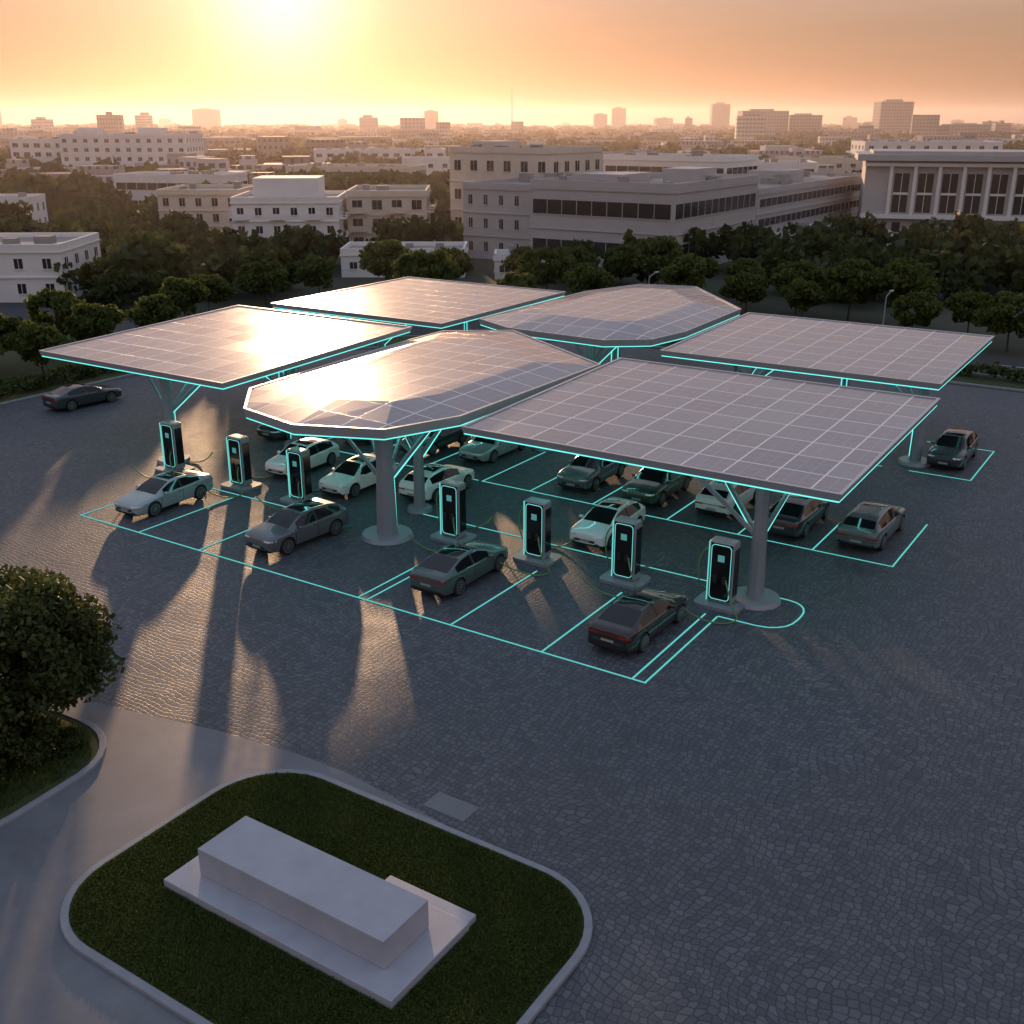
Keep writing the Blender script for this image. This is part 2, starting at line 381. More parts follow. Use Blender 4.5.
canopy(rect(-49.2,-31.9,30.3,48.3,6.0,6.1),cols=[(-40,33,.3,.9),(-40,45,.3,.9)])
canopy(rect(-14.3,3.2,30.2,45.6,6.0,6.3),cols=[(1.5,34.2,.32,1.0),(-10,33,.3,.9),(-6,44,.3,.9)])
canopy([(-29,8.4,5.95),(-25.9,5.0,5.95),(-21.4,3.9,6.0),(-16.9,5.5,6.05),(-15.3,9.6,6.05),(-15.2,24,6.1),(-25.8,30.6,6.1),(-30.2,28.2,6.0),(-30.2,24.6,6.0)],(.66,.34),cols=[(-17.9,6.6,.5,1.35),(-18.9,10.6,.3,.7),(-19.4,24.3,.3,.8),(-27,20,.3,.8)],th=.5)
canopy([(-30.9,33.6,6.0),(-27,31.6,6.0),(-19,31.2,6.0),(-16.2,33,6.05),(-15.5,37,6.05),(-15.8,48,6.1),(-23.8,57.3,6.1),(-29,56.5,6.0),(-31,50,6.0)],(.62,.5),cols=[(-25.7,45.9,.4,1.0),(-22,35,.35,.9)],th=.45)

# ------------------------------------------------------------ chargers
def charger_mesh():
    bm=bmesh.new()
    bbox(bm,-.58,.58,-.34,.34,.16,3.02,0,.09,seg=3)
    bbox(bm,-.50,.50,-.355,-.30,.26,2.93,1,.02)
    bbox(bm,.56,.60,-.26,.26,.5,2.7,1,.015)
    pts=rrect(-.45,.45,.33,2.86,.16,5)
    for i in range(len(pts)):
        a=pts[i];b=pts[(i+1)%len(pts)]; bar(bm,(a[0],-.36,a[1]),(b[0],-.36,b[1]),.025,.03,2)
    bbox(bm,-.15,.15,-.362,-.34,2.1,2.40,3)
    bbox(bm,-.30,-.12,-.44,-.34,1.1,1.45,4,.02); bbox(bm,.12,.30,-.44,-.34,1.1,1.45,4,.02)
    bbox(bm,-.59,-.575,-.36,.0,.2,2.95,2)
    me=bpy.data.meshes.new('charger'); bm.normal_update(); bm.to_mesh(me); bm.free()
    for m in ('cabinet','black','ring','screen','rubber'): me.materials.append(M[m])
    return me
chm=charger_mesh()
bmb=bmesh.new(); prism(bmb,rrect(-1.05,1.05,-.85,.75,.35,5),0.0,.15,0)
chb=bpy.data.meshes.new('charger_base'); bmb.normal_update(); bmb.to_mesh(chb); bmb.free(); chb.materials.append(M['steel'])
def cable(parent,pts):
    cu=bpy.data.curves.new('cable','CURVE'); cu.dimensions='3D'; cu.bevel_depth=.035; cu.bevel_resolution=1
    sp=cu.splines.new('NURBS'); sp.points.add(len(pts)-1); sp.use_endpoint_u=True; sp.order_u=4
    for i,p in enumerate(pts): sp.points[i].co=(*p,1)
    cu.materials.append(M['cable']); o=bpy.data.objects.new('cable',cu); o.parent=parent; link(o)
for i,x in enumerate((-35.8,-30.1,-25.4,-14.9,-9.9,-5.1,-.4)):
    r=empty('ev_charger',(x,8.25,0)); 
    o=new_obj('cabinet',chm,parent=r); o=new_obj('base_plinth',chb,parent=r)
    j=random.uniform(-.25,.25)
    cable(r,[(.3,-.42,1.3),(.6,-.9,1.1),(1.0,-1.0,.15),(1.5+j,-1.1,.05),(1.4+j,-1.9,.05),(.3,-2.2+j,.15),(-.6,-2.3,.35),(-.9,-2.5,.8)])
    cable(r,[(-.6,0,2.6),(-1.2,.1,2.3),(-1.3,.3,1.0),(-1.2+j,.9,.05),(-.5,1.6+j,.05),(.6,1.9,.05),(.9,2.2,.7)])

# ------------------------------------------------------------ cars
def car_mesh(kind):
    if kind=='sedan':
        S=[(2.40,.60,.61,.36,.58),(2.34,.72,.75,.22,.78),(2.1,.78,.84,.18,.90),(1.6,.84,.93,.18,.94),(1.12,.90,.98,.18,.94),(.74,.93,1.18,.18,.94),(.20,.95,1.39,.18,.94),(-.30,.96,1.44,.18,.94),(-.40,.96,1.44,.18,.94),(-1.0,.98,1.39,.18,.94),(-1.50,1.0,1.24,.18,.94),(-1.95,1.03,1.11,.18,.93),(-2.25,1.02,1.08,.20,.88),(-2.37,.92,1.00,.26,.82),(-2.42,.70,.72,.34,.74)]
        wind=(4,6); rear=(9,11); sideend=10; rl=1.42; wr=.355
    elif kind=='suv':
        S=[(2.33,.66,.68,.38,.66),(2.28,.84,.88,.26,.84),(2.05,.93,.99,.23,.93),(1.55,.98,1.06,.23,.96),(1.12,1.02,1.10,.23,.96),(.78,1.04,1.32,.23,.96),(.34,1.05,1.53,.23,.96),(-.30,1.06,1.60,.23,.96),(-.40,1.06,1.60,.23,.96),(-1.3,1.09,1.54,.23,.96),(-1.78,1.12,1.44,.23,.95),(-2.16,1.12,1.17,.26,.92),(-2.28,1.04,1.09,.28,.89),(-2.34,.84,.86,.32,.84),(-2.36,.70,.70,.40,.76)]
        wind=(4,6); rear=(10,11); sideend=10; rl=1.40; wr=.38
    else:
        S=[(2.12,.60,.62,.36,.60),(2.06,.76,.80,.24,.80),(1.85,.84,.90,.20,.89),(1.4,.89,.98,.20,.92),(1.06,.93,1.03,.20,.92),(.70,.95,1.25,.20,.92),(.22,.96,1.45,.20,.92),(-.30,.97,1.50,.20,.92),(-.40,.97,1.50,.20,.92),(-1.1,1.0,1.45,.20,.92),(-1.55,1.03,1.35,.20,.91),(-1.92,1.03,1.11,.22,.88),(-2.05,.96,1.02,.26,.85),(-2.11,.80,.82,.3,.80),(-2.13,.66,.66,.38,.72)]
        wind=(4,6); rear=(10,11); sideend=10; rl=1.28; wr=.35
    c0,c1,bp=4,11,7
    bm=bmesh.new(); rings=[]; n=len(S)
    for i,(x,belt,top,zb,w) in enumerate(S):
        hgt=top-belt; c=c0<i<c1
        if c:
            k=min(1,hgt/.42); rw=w*(.93-.24*k); p6=(rw,belt+hgt*.84); p7=(rw*.90,belt+hgt*.95)
        else: p6=(w*.84,belt+hgt*.55); p7=(w*.74,belt+hgt*.80)
        mid=zb+(belt-zb)*.55
        half=[(0,zb),(w*.86,zb),(w*.965,zb+.09),(w*.995,mid),(w*.975,belt-.05),(w*.925,belt),p6,p7,(p7[0]*.5,top-.012),(0,top)]
        rings.append([bm.verts.new((x,y,z)) for y,z in half]+[bm.verts.new((x,-y,z)) for y,z in half[-2:0:-1]])
    m=len(rings[0]); NH=10
    for i in range(n-1):
        for j in range(m):
            f=bm.faces.new((rings[i][j],rings[i][(j+1)%m],rings[i+1][(j+1)%m],rings[i+1][j]))
            r=j if j<NH-1 else 2*(NH-1)-1-j; mi=0
            if r==5 and c0<i<sideend: mi=2 if i==bp else 1
            if r in(7,8) and (wind[0]<=i<wind[1] or rear[0]<=i<rear[1]): mi=1
            if r==0 or r==1: mi=2
            f.material_index=mi
    bm.faces.new(rings[0][::-1]); bm.faces.new(rings[-1])
    bmesh.ops.recalc_face_normals(bm,faces=bm.faces)
    cr=bm.edges.layers.float.new('crease_edge')
    def seam(js,v,i0=0,i1=n-1):
        for i in range(i0,i1):
            for j in js:
                e=bm.edges.get((rings[i][j],rings[i+1][j]))
                if e: e[cr]=max(e[cr],v)
    seam((2,m-2),.6); seam((4,m-4),.45); seam((5,m-5),.8); seam((6,m-6,7,m-7),.7,c0,c1)
    for e in bm.edges:
        if len(e.link_faces)==2 and e.link_faces[0].material_index!=e.link_faces[1].material_index: e[cr]=max(e[cr],.85)
    for i,v in ((0,.5),(n-1,.5),(1,.3),(n-2,.45),(c0,.6),(c1,.6),(6,.3),(9,.25)):
        for j in range(m):
            e=bm.edges.get((rings[i][j],rings[i][(j+1)%m]))
            if e: e[cr]=max(e[cr],v)
    me=bpy.data.meshes.new('tmp'); bm.to_mesh(me); bm.free()
    for q in ('white','glass','trim'): me.materials.append(M[q])
    ob=bpy.data.objects.new('tmp',me); link(ob)
    sub=ob.modifiers.new('s','SUBSURF'); sub.levels=2; sub.render_levels=2
    kill=[ob]
    def cut(fn):
        cb=bmesh.new(); fn(cb); bmesh.ops.recalc_face_normals(cb,faces=cb.faces)
        cm=bpy.data.meshes.new('cut'); cb.to_mesh(cm); cb.free()
        for q in ('white','glass','trim'): cm.materials.append(M[q])
        co=link(bpy.data.objects.new('cut',cm)); kill.append(co)
        bo=ob.modifiers.new('b','BOOLEAN'); bo.operation='DIFFERENCE'; bo.object=co; bo.solver='EXACT'
    def f1(cb):
        for sx in (rl,-rl):
            for sy in (1,-1): cyl(cb,(sx,sy*.62,wr+.01),(sx,sy*1.2,wr+.01),wr+.055,wr+.055,32,2)
    def f2(cb):
        for sx in (rl-wr-.10,-.35):
            for sy in (1,-1): bbox(cb,sx-.011,sx+.011,min(sy*.91,sy*1.2),max(sy*.91,sy*1.2),.36,S[7][1]-.05,2)
    cut(f1); cut(f2)
    dg=bpy.context.evaluated_depsgraph_get(); dg.update()
    me2=bpy.data.meshes.new_from_object(ob.evaluated_get(dg))
    for q in kill: bpy.data.objects.remove(q)
    bm=bmesh.new(); bm.from_mesh(me2)
    for f in bm.faces: f.smooth=True
    for e in bm.edges:
        if len(e.link_faces)==2:
            a,b=e.link_faces
            if a.normal.angle(b.normal,0)>R(38) or a.material_index!=b.material_index: e.smooth=False
    bvh=BVHTree.FromBMesh(bm)
    fb=S[1][1]; rb=S[-2][1]
    for sx in (rl,-rl):
        for s in (1,-1):
            y=s*.83
            cyl(bm,(sx,y-s*.13,wr),(sx,y+s*.09,wr),wr,wr,32,3)
            cyl(bm,(sx,y+s*.09,wr),(sx,y+s*.12,wr),wr,wr-.045,32,3)
            cyl(bm,(sx,y+s*.121,wr),(sx,y+s*.125,wr),.26,.26,24,2)
            for k in range(10):
                a=2*math.pi*k/10+.3; bar(bm,(sx,y+s*.132,wr),(sx+.25*math.cos(a),y+s*.132,wr+.25*math.sin(a)),.02,.035,4)
            for k in range(24):
                a=2*math.pi*k/24;b=2*math.pi*(k+1)/24
                bar(bm,(sx+.26*math.cos(a),y+s*.128,wr+.26*math.sin(a)),(sx+.26*math.cos(b),y+s*.128,wr+.26*math.sin(b)),.02,.03,4)
    def patch(axis,u0,u1,v0,v1,mi,out=.006,nu=8,nv=3,skew=0):
        g=[]
        for a in range(nu+1):
            row=[]
            for b in range(nv+1):
                u=u0+(u1-u0)*a/nu; v=v0+(v1-v0)*b/nv+skew*abs(u)
                d=Vector((-1,0,0)) if axis=='+x' else Vector((1,0,0))
                o=Vector((4,u,v)) if axis=='+x' else Vector((-4,u,v))
                h=bvh.ray_cast(o,d)
                row.append(None if h[0] is None else bm.verts.new(h[0]+h[1]*out) )
            g.append(row)
        for a in range(nu):
            for b in range(nv):
                q=[g[a][b],g[a+1][b],g[a+1][b+1],g[a][b+1]]
                if all(q) and max((p.co-r.co).length for p in q for r in q)<.6:
                    f=bm.faces.new(q if axis=='+x' else q[::-1]); f.material_index=mi
    w1=S[2][4]
    for s in (1,-1):
        patch('+x',s*w1*.50,s*w1*.975,fb-.10,fb-.03,5,skew=.03)
        patch('-x',s*w1*.45,s*w1*.95,rb-.12,rb-.05,6)
    patch('-x',-w1*.44,w1*.44,rb-.09,rb-.06,6)
    patch('+x',-w1*.55,w1*.55,.42,.54,2); patch('+x',-w1*.8,w1*.8,.25,.34,2)
    patch('+x',-.24,.24,.43,.53,7,.014); patch('-x',-.25,.25,rb-.34,rb-.24,7,.012)
    patch('-x',-w1*.78,w1*.78,.30,.44,2)
    def pod(cx,cy,cz,sx,sy,sz,mi,rz=0):
        T=Matrix.Translation((cx,cy,cz))@Matrix.Rotation(rz,4,'Z'); bbox(bm,-sx/2,sx/2,-sy/2,sy/2,-sz/2,sz/2,mi,min(sx,sy,sz)*.4,T,3)
    for s in (1,-1):
        pod(.70,s*.98,S[5][1]+.05,.16,.20,.12,0,s*R(-12))
        for xx in (-.16,-1.15): pod(xx,s*.945,S[7][1]-.10,.18,.02,.025,2)
    # panoramic dark roof glass with body-colour rails
    x_a,x_b=(.05,-.95) if kind!='suv' else (.15,-1.2)
    g=[]
    for a in range(9):
        row=[]
        for b in range(7):
            h=bvh.ray_cast(Vector((x_a+(x_b-x_a)*a/8,-.46+.92*b/6,4)),Vector((0,0,-1)))
            row.append(bm.verts.new(h[0]+h[1]*.005))
        g.append(row)
    for a in range(8):
        for b in range(6):
            f=bm.faces.new((g[a][b],g[a+1][b],g[a+1][b+1],g[a][b+1])); f.material_index=1; f.smooth=True
    me3=bpy.data.meshes.new('car_'+kind); bm.to_mesh(me3); bm.free()
    for q in ('white','glass','trim','rubber','rim','lamp','tail','plate'): me3.materials.append(M[q])
    return me3
CM={k:car_mesh(k) for k in('sedan','suv','hatch')}
def paint(name,c,metal=.3,rough=.3):
    return simple('paint_'+name,c,rough,metal,var=.03,coat=.8)
PT=dict(white=paint('white',(.80,.82,.82),0),black=paint('maroon_black',(.035,.022,.022)),green=paint('green_grey',(.09,.125,.12)),grey=paint('grey',(.13,.145,.16)),silver=paint('silver_teal',(.36,.43,.43)),dark=paint('charcoal',(.05,.057,.068)),dgreen=paint('dark_green',(.045,.095,.07)))
def car(kind,x,y,nose,pt,jit=0):
    o=bpy.data.objects.new('parked_car',CM[kind]); link(o); o.location=(x,y,.012)
    o.rotation_euler[2]=R(90 if nose>0 else -90)+R(jit); o.scale=(1.15,1.14,1.10)
    o.material_slots[0].link='OBJECT'; o.material_slots[0].material=PT[pt]; return o
for c in [('sedan',-2.2,3.9,1,'black',-1),('sedan',-11.6,4.3,1,'green',1),('suv',-21.3,3.7,-1,'grey',-4),('sedan',-31.3,3.7,-1,'silver',2),
 ('hatch',-8.5,12.8,-1,'white',0),('suv',-13.5,20.2,-1,'grey',1),('suv',-9.2,20.0,-1,'dgreen',0),('hatch',-5.1,20.4,1,'white',0),('sedan',-1.0,19.7,1,'dark',0),('suv',2.8,20.1,1,'grey',-1),
 ('suv',3.3,36.0,-1,'dark',0),('sedan',-21.4,21.6,-1,'silver',0),('sedan',-25.5,20.8,-1,'dark',0),('hatch',-19.9,13.6,1,'white',0),('hatch',-29.4,12.6,-1,'white',3),('hatch',-24.3,11.8,-1,'white',0),('sedan',-35.6,18.4,-1,'dark',0),('suv',-30.4,20.6,1,'dgreen',0),('sedan',-54.2,15.4,1,'dark',-4)]:
    car(*c)

# ------------------------------------------------------------ trees
def make_tree(name,h,r,nl,leaf,seed,clumps=34,trunk=.4,mat='leaf',low=.32):
    random.seed(seed); bm=bmesh.new()
    th=h*low; cyl(bm,(0,0,0),(.05,.03,th),.05*h*trunk,.035*h*trunk,9,0); top=Vector((.05,.03,th))
    cc=[]
    for i in range(clumps):
        a=random.uniform(0,6.28); zz=random.uniform(-.85,1)
        rr=math.sqrt(max(0,1-zz*zz))*random.uniform(.45,1.0)
        cc.append(Vector((math.cos(a)*rr*r*random.uniform(.8,1.12),math.sin(a)*rr*r*random.uniform(.8,1.12),h*(low+1)/2+zz*h*(1-low)/2*.85)))
    for c in cc[:14]:
        mid=top.lerp(c,.5)+Vector((random.uniform(-.2,.2),random.uniform(-.2,.2),.1*h*.5))
        cyl(bm,top,mid,.018*h*trunk,.012*h*trunk,6,0,False); cyl(bm,mid,c,.012*h*trunk,.004*h*trunk,5,0,False)
    me=bpy.data.meshes.new(name+'_w'); bm.to_mesh(me); bm.free()
    Cs=[]; per=nl//clumps
    for c in cc:
        cr=r*random.uniform(.22,.42); d=rand_dirs(per)*(rng.uniform(0,1,(per,1))**.45)*cr; d[:,2]*=.75
        Cs.append(d+np.array(c))
    C=np.concatenate(Cs); U,V=leaf_quads(C,leaf); lm=quads_mesh(name+'_l',C,U,V)
    me.materials.append(M['bark']); lm.materials.append(M[mat]); return me,lm
TV=[make_tree('t%d'%i,5.6,2.9,4200,.26,i+3,clumps=36) for i in range(3)]
NT1=make_tree('near',5.4,3.0,24000,.12,31,clumps=60,low=.2,mat='leafm')
SH=make_tree('shrub',1.5,1.3,5000,.10,41,clumps=18,low=.12,mat='leafd')
def tree(kind,x,y,s=1,rz=0,name='round_tree'):
    r=empty(name,(x,y,.05),rz); r.scale=(s,s,s*random.uniform(.92,1.1))
    new_obj('trunk_and_limbs',kind[0],parent=r); new_obj('crown',kind[1],parent=r)
random.seed(5)
tree(NT1,-16.3,-14.9,1.0,0,'leafy_tree'); tree(NT1,-20.2,-15.8,.95,2,'leafy_tree')
for x,y,s in((-14.6,-15.8,.8),(-15.4,-17.2,1),(-16.8,-18.4,1.1),(-14.4,-17.6,.55),(-18,-16.4,1.0),(-14.2,-14.9,.45),(-13.6,-18.6,.5),(-15,-19.3,.8)): tree(SH,x,y,s,x*3,'shrub')
tl=[(-64,13),(-64.5,19),(-66,26),(-69,33),(-73,41),(-76,48),(-76,55),(-74,62),(-70,70),(-66,77),(-60,84),(-54,88),(-48,89),(-42,88),(-36,86),(-31,85),(-24,84),(-17,83),(-11,82),(-4,80),(3,78),(10,77),(-71,18),(-72,26),(-80,60),(-58,62),(-50,68),(-42,72),(-33,76),(18,76),(26,76),(-66,6),(-71,0),(-21,78),(-8,75),(-1,74),(-28,80),(-52,76),(-62,70)]
for x,y in tl: tree(random.choice(TV),x+random.uniform(-1,1),y+random.uniform(-1,1),random.uniform(.75,1.1),random.uniform(0,6))
def lamp(x,y):
    r=empty('street_lamp',(x,y,.1)); bm=bmesh.new(); cyl(bm,(0,0,0),(0,0,6),.08,.05,8); bar(bm,(0,0,6),(0,1.4,6.25),.06,.06); bbox(bm,-.14,.14,1.2,1.9,6.2,6.32,0,.03); cyl(bm,(0,0,0),(0,0,.4),.16,.13,10)
    bm_obj('pole_and_head',bm,[M['steel']],r)
for x in (-30,-8,14): lamp(x,60.5)

# ------------------------------------------------------------ buildings
FOOT=[]
def building(name,org,rz,w,d,h,st,bays,wall='wallw',sb=None,winw=.5,winh=.5,par=.6,balc=False,band=False,pent=None,z0=0,wz=1.0,ledge=True):
    root=empty(name,(org[0],org[1],z0),rz); 
    c,s=math.cos(rz),math.sin(rz)
    FOOT.append([(org[0]+a*c-b*s,org[1]+a*s+b*c) for a,b in((-3,-8),(w+3,-8),(w+3,d+3),(-3,d+3))])
    bm=bmesh.new(); bbox(bm,0,w,0,d,0,h,0)
    for a in ((-.05,w+.05,-.05,.25),(-.05,w+.05,d-.25,d+.05)): bbox(bm,*a,h-.1,h+par,0)
    for a in ((-.05,.25,.252,d-.252),(w-.25,w+.05,.252,d-.252)): bbox(bm,*a,h-.1,h+par,0)
    if pent:
        for q in pent: bbox(bm,*q[:4],h+.002,h+q[4],0)
    bm_obj('walls',bm,[M[wall]],root)
    bm=bmesh.new(); bbox(bm,.26,w-.26,.26,d-.26,h+.003,h+.05,0)
    for k in range(max(2,int(w*d/70))):
        x=random.uniform(1,w-3);y=random.uniform(1,d-3); q=random.uniform(.8,2); bbox(bm,x,x+q,y,y+q,h+.05,h+.05+random.uniform(.5,1.4),0)
    bm_obj('roof',bm,[M['roof']],root)
    bw=bmesh.new(); bt=bmesh.new(); fh=(h-wz*.3)/st
    def face(O,ux,nx,L,nb):
        O=Vector(O);ux=Vector(ux);nx=Vector(nx); cw=L/nb
        def P(a,z,o): q=O+ux*a+nx*o; return (q.x,q.y,z)
        for f in range(st):
            zc=fh*f+fh*.55; z0_,z1_=zc-fh*winh/2,zc+fh*winh/2
            if ledge:
                bar(bt,P(0,fh*(f+1),.08),P(L,fh*(f+1),.08),.22,.16)
            cells=[(L*.02,L*.98)] if band else [(cw*(b+.5-winw/2),cw*(b+.5+winw/2)) for b in range(nb)]
            for a0,a1 in cells:
                fc=bw.faces.new([bw.verts.new(P(*q)) for q in((a0,z0_,.02),(a1,z0_,.02),(a1,z1_,.02),(a0,z1_,.02))])
                bar(bt,P(a0-.08,z0_-.06,.06),P(a1+.08,z0_-.06,.06),.16,.1)
                if not band: 
                    bar(bt,P((a0+a1)/2,z0_,.04),P((a0+a1)/2,z1_,.04),.05,.05)
                else:
                    k=int((a1-a0)/2.4)
                    for t in range(1,k): bar(bt,P(a0+(a1-a0)*t/k,z0_,.05),P(a0+(a1-a0)*t/k,z1_,.05),.08,.08)
            if balc:
                for b in range(0,nb,2):
                    a0,a1=cw*b+.3,cw*(b+1)-.1
                    bar(bt,P((a0),zc-fh*.42,.55),P(a1,zc-fh*.42,.55),1.1,.14); bar(bt,P(a0,zc-fh*.26,1.06),P(a1,zc-fh*.26,1.06),.07,fh*.3)
    face((0,0,0),(1,0,0),(0,-1,0),w,bays); nb2=sb or max(1,round(bays*d/w))
    face((w,0,0),(0,1,0),(1,0,0),d,nb2); face((0,d,0),(0,-1,0),(-1,0,0),d,nb2); face((w,d,0),(-1,0,0),(0,1,0),w,bays)
    bm_obj('windows',bw,[M['win']],root); bm_obj('ledges_and_frames',bt,[M[wall]],root)
    return root
CR=R(33.1)
def cb(name,X,Y,w,d,h,st,bays,rot=0,**k): return building(name,CW(X,Y),CR+R(rot),w,d,h,st,bays,**k)
random.seed(11)
cb('white_apartment_block',-153.6,387,43,22,15,5,12,pent=[(5,12,4,10,2.5),(25,33,6,14,2.5)],winw=.38,winh=.42)
cb('white_villa',-78,126,26,14,6.0,2,8,2,pent=[(6,14,3,9,1.8)],winw=.3,winh=.4)
cb('cream_apartment_block',-61,193,14,16,8.2,3,5,wall='wallc',winw=.35)
cb('white_apartment_block',-42.7,170,16.2,16,8.4,3,6,3,pent=[(3,13,3,12,3.2)],winw=.36,winh=.4,balc=True)
cb('cream_apartment_block',-26.2,178,12.6,16,8.9,3,4,2,wall='wallc',balc=True)
cb('white_low_building',-23,148,16.6,9,3.2,1,5,0,winw=.3,winh=.3)
cb('kiosk_building',-2.3,146,5.2,5,2.8,1,2,0,winh=.35)
building('office_building',(-70,103),0,22.5,30,11.2,2,6,wall='walln',band=True,winh=.36,par=.9,pent=[(4,12,5,14,1.6),(14,19,14,22,2.2)])
building('office_building',(-84,106),0,13.9,26,10.6,3,5,wall='walln',winw=.25,winh=.4,par=.6)
building('office_wing',(-66,133.2),0,18.5,62,9.4,3,8,sb=20,wall='walln',band=True,winh=.4,par=.6,pent=[(4,10,5,12,1.8),(5,12,30,40,2.0)])
building('office_tower_block',(-104,130),0,21,18,15,3,6,wall='wallc',winw=.4,winh=.35,par=.6,pent=[(3,9,3,9,1.5)])
building('office_annex',(-92,165),0,26,16,13,3,8,wall='wallw',band=True,winh=.35)
r=cb('columned_civic_building',62.5,200,62,16,13.2,1,1,-15,wall='walln',winw=.02,winh=.02,par=.1,ledge=False)
bm=bmesh.new(); bbox(bm,-1.6,63.6,-2.2,17.5,13.32,14.4,0,.05); bbox(bm,1,61,0,16,14.402,14.9,0,.05); bm_obj('roof_overhang',bm,[M['walln']],r)
bw=bmesh.new();bt=bmesh.new()
for i in range(14):
    x=5+i*4.0
    bbox(bw,x,x+2.5,-.06,-.01,4.6,11.2)
    bbox(bt,x-.95,x-.4,-1.1,-.02,4.3,12.4); bbox(bt,x,x+2.5,-.16,-.07,7.6,8.0); bbox(bt,x+1.2,x+1.3,-.12,-.065,4.6,11.2)
    bbox(bw,x+.4,x+1.8,-.06,-.01,1.2,2.9)
bbox(bt,-.2,62,-1.3,-.03,3.6,4.298); bbox(bt,-.2,62,-1.3,-.03,12.402,13.0)
bm_obj('tall_windows',bw,[M['win']],r); bm_obj('columns',bt,[M['wallw']],r)
cb('podium_building',41,178,20,14,2.8,1,6,0,wall='wallw',winw=.5,winh=.4,par=.4)
for (X,Y,w,d,h,st,b,wl) in [(-110,205,20,12,6,2,6,'wallw'),(-140,225,24,14,7,2,6,'wallc'),(-90,255,26,14,8,2,8,'wallw'),(-60,300,34,18,8,3,9,'wallc'),(-30,330,34,16,9,3,8,'wallw'),(10,350,34,16,10,3,8,'walln'),(-200,300,40,16,11,4,9,'wallc'),(40,300,40,18,9,3,9,'wallw'),(-185,420,40,20,13,4,9,'wallw'),(-75,430,50,18,9,3,12,'wallw'),(85,330,40,20,9,3,9,'wallc'),(130,420,50,20,12,4,10,'wallw'),(-125,170,18,10,4,1,5,'wallw')]:
    cb('mid_rise_building',X,Y,w,d,h,st,b,random.uniform(-15,15),wall=wl,ledge=False,winw=random.uniform(.3,.55),winh=random.uniform(.35,.5),band=random.random()<.3)
def tower(X,Y,w,d,h,name='distant_tower'):
    bm=bmesh.new(); bbox(bm,0,w,0,d,0,h); bbox(bm,w*.2,w*.7,d*.2,d*.7,h,h*1.06)
    o=bm_obj(name,bm,[M['city']]); x,y=CW(X,Y); o.location=(x,y,0); o.rotation_euler[2]=CR
for q in [(384,1200,34,25,38,),(418,1230,26,20,24),(236,1180,48,25,29),(290,1200,34,20,25),(200,2300,28,20,42),(-640,2300,50,30,40),(-145,1900,22,20,34),(-620,1250,30,20,30),(-1050,2200,60,30,60),(330,1900,30,20,45),(150,2100,24,20,30),(440,1150,40,24,16)]: tower(*q)
bm=bmesh.new(); x,y=CW(0,1500); cyl(bm,(x,y,0),(x,y,58),.9,.3,8); bm_obj('radio_mast',bm,[M['steel']])

# distant city mass
def inside(p,poly):
    for i in range(4):
        a=poly[i];b=poly[(i+1)%4]
        if (b[0]-a[0])*(p[1]-a[1])-(b[1]-a[1])*(p[0]-a[0])<0: return False
    return True
bm=bmesh.new(); random.seed(21); cnt=0
while cnt<520:
    Y=270*math.exp(random.uniform(0,1)**.8*2.5); X=random.uniform(-.62,.62)*Y
    p=CW(X,Y)
    if any(inside(p,f) for f in FOOT): continue
    w=random.uniform(9,28)*(1+Y/2500);d=random.uniform(8,18);h=random.choice((4,5,6,7,8,9,12))*random.uniform(.8,1.1)
    if Y>900 and random.random()<.10: h=random.uniform(16,26); w*=.6
    if Y<450: h=min(h,7); w*=.7
    T=Matrix.Translation((p[0],p[1],0))@Matrix.Rotation(CR+R(random.uniform(-25,25)),4,'Z')
    bbox(bm,-w/2,w/2,-d/2,d/2,0,h,0,0,T)
    if random.random()<.6: bbox(bm,-w*random.uniform(.1,.4),w*random.uniform(.05,.4),-d/4,d/4,h+.01,h+random.uniform(1,3.5),0,0,T)
    if random.random()<.3: bbox(bm,w/2+.01,w*.9,-d/3,d/2,0,h*.6,0,0,T)
    if Y<900:
        FOOT.append([((T@Vector(q)).x,(T@Vector(q)).y) for q in((-w/2-2,-d/2-2,0),(w/2+2,-d/2-2,0),(w/2+2,d/2+2,0),(-w/2-2,d/2+2,0))])
    cnt+=1
bm_obj('distant_city_buildings',bm,[M['city']])
# tree masses
random.seed(3)
def mass(name,items,nl,leaf,mat='leafd'):
    Cs=[];Us=[];Vs=[]
    for (x,y,r,h) in items:
        k=8; cc=np.stack([rng.normal(0,.42,k)*r,rng.normal(0,.42,k)*r,h*rng.uniform(.35,.8,k)],1)
        idx=rng.integers(0,k,nl); d=rand_dirs(nl)*(rng.uniform(0,1,(nl,1))**.4); d*=np.array([r*.5,r*.5,h*.28])
        C=cc[idx]+d+np.array([x,y,0]); C[:,2]=np.maximum(C[:,2],.2)
        U,V=leaf_quads(C,leaf*r/3); Cs.append(C);Us.append(U);Vs.append(V)
    new_obj(name,quads_mesh(name,np.concatenate(Cs),np.concatenate(Us),np.concatenate(Vs)),[M[mat]])
def scatter(n,Y0,Y1,rad,hh,grow=900):
    it=[];tries=0
    while len(it)<n and tries<n*12:
        tries+=1; Y=math.exp(random.uniform(math.log(Y0),math.log(Y1))); X=random.uniform(-.6,.62)*Y
        p=CW(X,Y)
        if p[1]<92 and -82<p[0]<140 : continue
        if any(inside(p,f) for f in FOOT): continue
        s=random.uniform(.6,1.3)*(1+Y/grow); it.append((p[0],p[1],rad*s,hh*min(s,1.5)))
    return it
mass('tree_belt',scatter(360,118,260,2.6,4.4),300,.62)
mass('distant_trees',scatter(2200,230,2600,3.2,5.0),70,1.5)
mass('hedge',[(-61.5+random.uniform(-.2,.2),y,1.0,1.3) for y in np.arange(2,30,1.2)],260,.5,'leafm')
